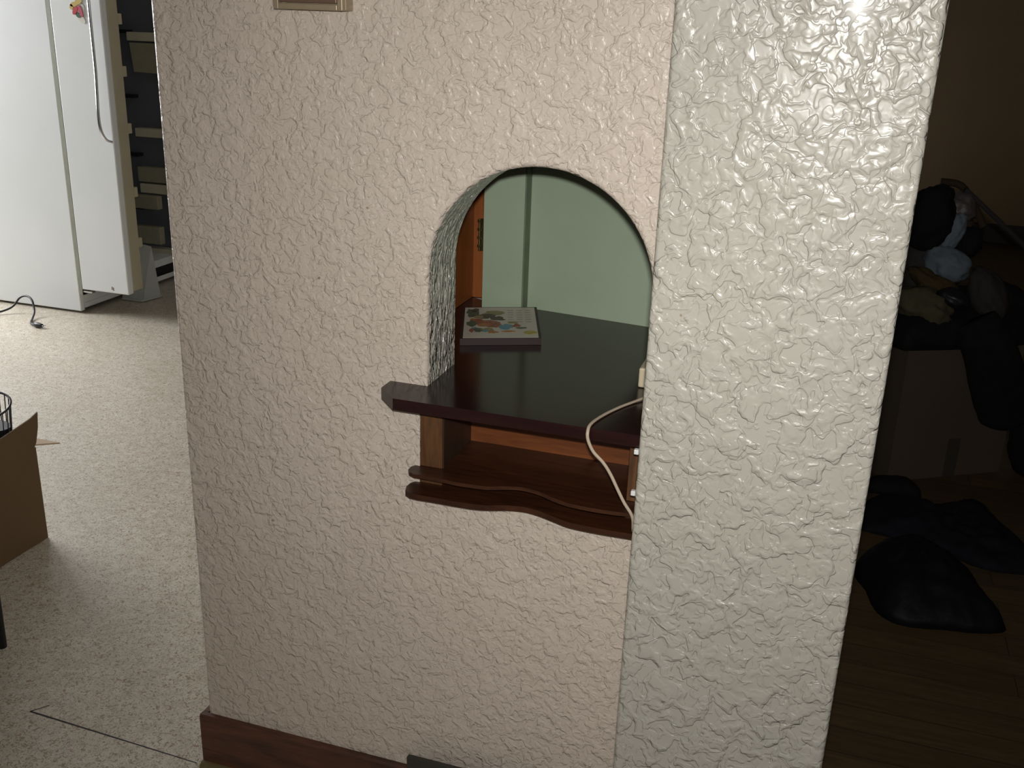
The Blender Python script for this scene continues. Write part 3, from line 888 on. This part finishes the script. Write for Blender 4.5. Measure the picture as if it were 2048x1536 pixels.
# =================================================================== DARK ROOM ON THE RIGHT
def lump(name, cpos, rad, mat, seed, rot=(0, 0, 0), amp=0.22, fr=2.3, sub=4, zmin=None):
    bm = bmesh.new()
    bmesh.ops.create_icosphere(bm, subdivisions=sub, radius=1.0)
    off = Vector((seed * 7.13, seed * 3.7, seed * 1.9))
    R_ = Matrix.Rotation(rot[2], 3, 'Z') @ Matrix.Rotation(rot[1], 3, 'Y') @ Matrix.Rotation(rot[0], 3, 'X')
    for v_ in bm.verts:
        p = v_.co.copy()
        f = noise.noise(p * fr * 0.6 + off) * 0.8 + (1 - abs(noise.noise(p * fr + off) * 2)) * 0.55 - 0.3 + 0.25 * noise.noise(p * fr * 3 + off)
        p = p * (1 + amp * f)
        p = R_ @ Vector((p.x * rad[0], p.y * rad[1], p.z * rad[2])) + Vector(cpos)
        if zmin is not None and p.z < zmin:
            p.z = zmin + 0.0
        v_.co = p
    return mesh_obj(name, bm, mat, smooth=True)


def mound(name, outline, h_, mat, seed, z0=0.0, amp=0.35, rings_=18, per=6, power=0.7, peak=None):
    bm = bmesh.new()
    pts = [Vector((p.x, p.y)) for p in smooth_path([(x, y, 0) for x, y in outline + [outline[0]]], per)][:-1]
    c_ = Vector(peak) if peak else sum(pts, Vector((0, 0))) / len(pts)
    off = Vector((seed * 5.1, seed * 2.3, seed))
    rows = []
    for k in range(rings_ + 1):
        s = 1 - k / rings_
        row = []
        for p in pts:
            q = c_ + (p - c_) * s
            base_h = h_ * (1 - s ** 2.2) ** power
            f = noise.noise(Vector((q.x * 9, q.y * 9, 0)) + off) + (0.6 - abs(noise.noise(Vector((q.x * 16, q.y * 16, 3)) + off)) * 2.2) * 0.6
            z = max(0.0, base_h * (1 + amp * f)) + (0.003 if k else 0.0)
            row.append(bm.verts.new((q.x, q.y, z0 + z)))
            if s < 1e-6: break
        rows.append(row)
    n = len(pts)
    for a, b in zip(rows[:-1], rows[1:]):
        for i in range(n):
            if len(b) == 1: bm.faces.new((a[i], a[(i + 1) % n], b[0]))
            else: bm.faces.new((a[i], a[(i + 1) % n], b[(i + 1) % n], b[i]))
    bm.faces.new(rows[0])
    return mesh_obj(name, bm, mat, smooth=True)


a_ = Vector((0.286, 3.522)); b_ = Vector((0.677, 3.771)); nx = (b_ - a_).normalized(); ny = Vector((-nx.y, nx.x))
bw = (b_ - a_).length
BT = 0.500
bx = thing('cardboard_box', 'tall closed brown cardboard box under a heap of clothes in the dark room', 'box', (0.48, 3.75, 0))
bm = bmesh.new()
def LQ(u, v_): p = a_ + nx * u + ny * v_; return (p.x, p.y)
add_prism(bm, [LQ(0, 0), LQ(bw, 0), LQ(bw, .36), LQ(0, .36)], 0.0, BT)
bevel_top(bm, 0.003)
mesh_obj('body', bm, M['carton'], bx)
bm = bmesh.new()
add_prism(bm, [LQ(.225, -.0012), LQ(.275, -.0012), LQ(.275, 0), LQ(.225, 0)], 0.0, 0.145)
mesh_obj('tape_strip', bm, M['tape'], bx)

def place(o, label, cat, group=None): return tag(o, label, cat, group)
ZB2 = BT + 0.001
# base garments spread over the box top
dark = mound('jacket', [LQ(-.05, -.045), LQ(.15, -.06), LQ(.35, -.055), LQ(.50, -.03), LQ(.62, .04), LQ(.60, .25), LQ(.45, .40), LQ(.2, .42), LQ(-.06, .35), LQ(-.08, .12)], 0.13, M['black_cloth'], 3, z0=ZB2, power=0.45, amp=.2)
place(dark, 'black jacket spread over the cardboard box under the other clothes', 'jacket', 'clothes heaped on the box')
# sleeve hanging over the front of the box
bm = bmesh.new()
sp_ = smooth_path([(*LQ(.19, -.055), .60), (*LQ(.24, -.085), .51), (*LQ(.29, -.085), .42), (*LQ(.335, -.08), .32), (*LQ(.365, -.075), .245), (*LQ(.375, -.07), .205)], 6)
add_tube(bm, sp_, lambda t_: 0.036 - 0.022 * max(0, (t_ - .7) / .3) ** 3, 20, rz=lambda t_: 0.068 + 0.022 * math.sin(PI * t_) - 0.040 * max(0, (t_ - .75) / .25) ** 2)
for v_ in bm.verts:
    v_.co += Vector((1, .4, 0)) * 0.010 * noise.noise(v_.co * 14)
slv = mesh_obj('sleeve', bm, M['black_cloth'], None, smooth=True)
slv.parent = dark
place(lump('cloth_bundle', (0.293, 3.70, 0.905), (.082, .07, .105), M['black_cloth'], 1, amp=.16), 'round black cloth bundle at the top left of the clothes heap', 'cloth bundle', 'clothes heaped on the box')
place(lump('rolled_cloth', (0.322, 3.72, 0.982), (.04, .04, .032), M['black_cloth'], 2, amp=.15), 'small black knob of cloth crowning the clothes heap', 'cloth', 'clothes heaped on the box')
place(lump('plastic_film', (0.388, 3.80, 0.925), (.055, .05, .055), M['grey_pale'], 4, rot=(0, .5, 0), amp=.25), 'crumpled pale grey plastic film near the top of the clothes heap', 'plastic film', 'clothes heaped on the box')
place(lump('pale_shirt', (0.372, 3.69, 0.755), (.075, .06, .06), M['white_blue'], 5, rot=(0, .25, 0), amp=.22), 'pale blue rumpled shirt bundled in the middle of the clothes heap', 'shirt', 'clothes heaped on the box')
place(lump('cloth_strip', (0.372, 3.71, 0.855), (.035, .035, .075), M['white_blue'], 6, rot=(0, .35, 0), amp=.2), 'pale blue cloth strip rising above the rumpled shirt', 'cloth', 'clothes heaped on the box')
place(lump('dark_cloth', (0.432, 3.79, 0.82), (.05, .06, .055), M['black_cloth'], 7, amp=.2), 'dark cloth lump right of the pale strip on the heap', 'cloth', 'clothes heaped on the box')
place(lump('brown_cloth', (0.405, 3.82, 0.86), (.055, .05, .04), M['brown_cloth'], 17, amp=.2), 'brown cloth under the pale plastic film on the heap', 'cloth', 'clothes heaped on the box')
place(lump('ochre_scarf', (0.345, 3.66, 0.685), (.095, .05, .040), M['ochre'], 8, rot=(0, .45, 0), amp=.25), 'ochre brown scarf folded below the pale blue shirt', 'scarf', 'clothes heaped on the box')
place(lump('khaki_trousers', (0.315, 3.60, 0.615), (.10, .06, .065), M['khaki'], 9, rot=(0, .35, 0), amp=.28), 'khaki trousers crumpled at the lower left of the heap', 'trousers', 'clothes heaped on the box')
place(lump('pouch', (0.405, 3.62, 0.655), (.06, .045, .032), M['black'], 10, rot=(0, .35, 0), amp=.15), 'black pouch lying under the ochre scarf', 'pouch', 'clothes heaped on the box')
place(lump('grey_sweater', (0.515, 3.70, 0.655), (.062, .07, .10), M['taupe'], 11, rot=(0, -.45, 0), amp=.2), 'dark taupe sweater hanging at the right of the heap', 'sweater', 'clothes heaped on the box')
place(lump('black_trousers', (0.60, 3.85, 0.62), (.10, .08, .05), M['black_cloth'], 12, rot=(0, .3, 0), amp=.25), 'black trousers sliding off the right end of the heap', 'trousers', 'clothes heaped on the box')
place(lump('dark_shirt', (0.33, 3.80, 0.74), (.11, .07, .13), M['taupe'], 13, amp=.2), 'dark shirt filling the back of the heap behind the pale shirt', 'shirt', 'clothes heaped on the box')
bm = bmesh.new()
add_tube(bm, [(0.405, 3.86, 0.985), (0.66, 3.97, 0.775), (0.80, 4.05, 0.65)], 0.009, 10)
place(mesh_obj('rod', bm, M['taupe'], smooth=True), 'thin grey rod slanting down to the right behind the clothes heap', 'rod')
bm = bmesh.new()
add_tube(bm, smooth_path([(0.325, 3.90, 1.0), (0.395, 3.90, 0.99), (0.45, 3.88, 0.92), (0.485, 3.86, 0.86)], 5), 0.013, 10)
place(mesh_obj('strap', bm, M['brown_cloth'], smooth=True), 'dark brown strap arching over the right of the clothes heap', 'strap')

# black shoulder bag at the right edge
sb = thing('shoulder_bag', 'black shoulder bag with a shiny buckle beside the cardboard box at the right edge', 'bag', (0.83, 3.7, 0))
o = lump('body', (0.80, 3.78, 0.16), (.115, .12, .18), M['black_cloth'], 14, amp=.12, zmin=0.002)
o.data.transform(Matrix.Translation(sb.location).inverted()); o.parent = sb
o = lump('buckle', (0.692, 3.745, 0.235), (.014, .010, .018), M['chrome'], 15, amp=.1, sub=2)
o.data.transform(Matrix.Translation(sb.location).inverted()); o.parent = sb
o['label'] = 'shiny metal buckle'

place(mound('bin_bag', [(.215, 2.72), (.245, 2.61), (.31, 2.565), (.42, 2.585), (.50, 2.60), (.572, 2.640), (.555, 2.72), (.53, 2.82), (.49, 2.90), (.42, 2.97), (.32, 3.00), (.22, 2.93), (.18, 2.82)], 0.115, M['black_gloss'], 21, amp=.22, power=.8, peak=(.34, 2.82)),
      'slack black plastic bag with a pointed corner lying on the dark wooden floor', 'bag')
place(mound('navy_cloth', [(.20, 3.10), (.22, 3.33), (.30, 3.40), (.39, 3.34), (.50, 3.40), (.575, 3.47), (.63, 3.33), (.70, 3.15), (.72, 3.02), (.62, 2.975), (.52, 2.985), (.42, 3.06), (.30, 3.08)], 0.05, M['navy'], 22, amp=.5),
      'dark navy garment spread on the floor behind the black plastic bag', 'garment')
place(mound('black_pouch', [(.20, 3.40), (.23, 3.50), (.30, 3.505), (.375, 3.50), (.395, 3.42), (.31, 3.405)], 0.045, M['black_cloth'], 23, amp=.15, power=.5),
      'small flat black pouch on the floor against the foot of the big cardboard box', 'pouch')
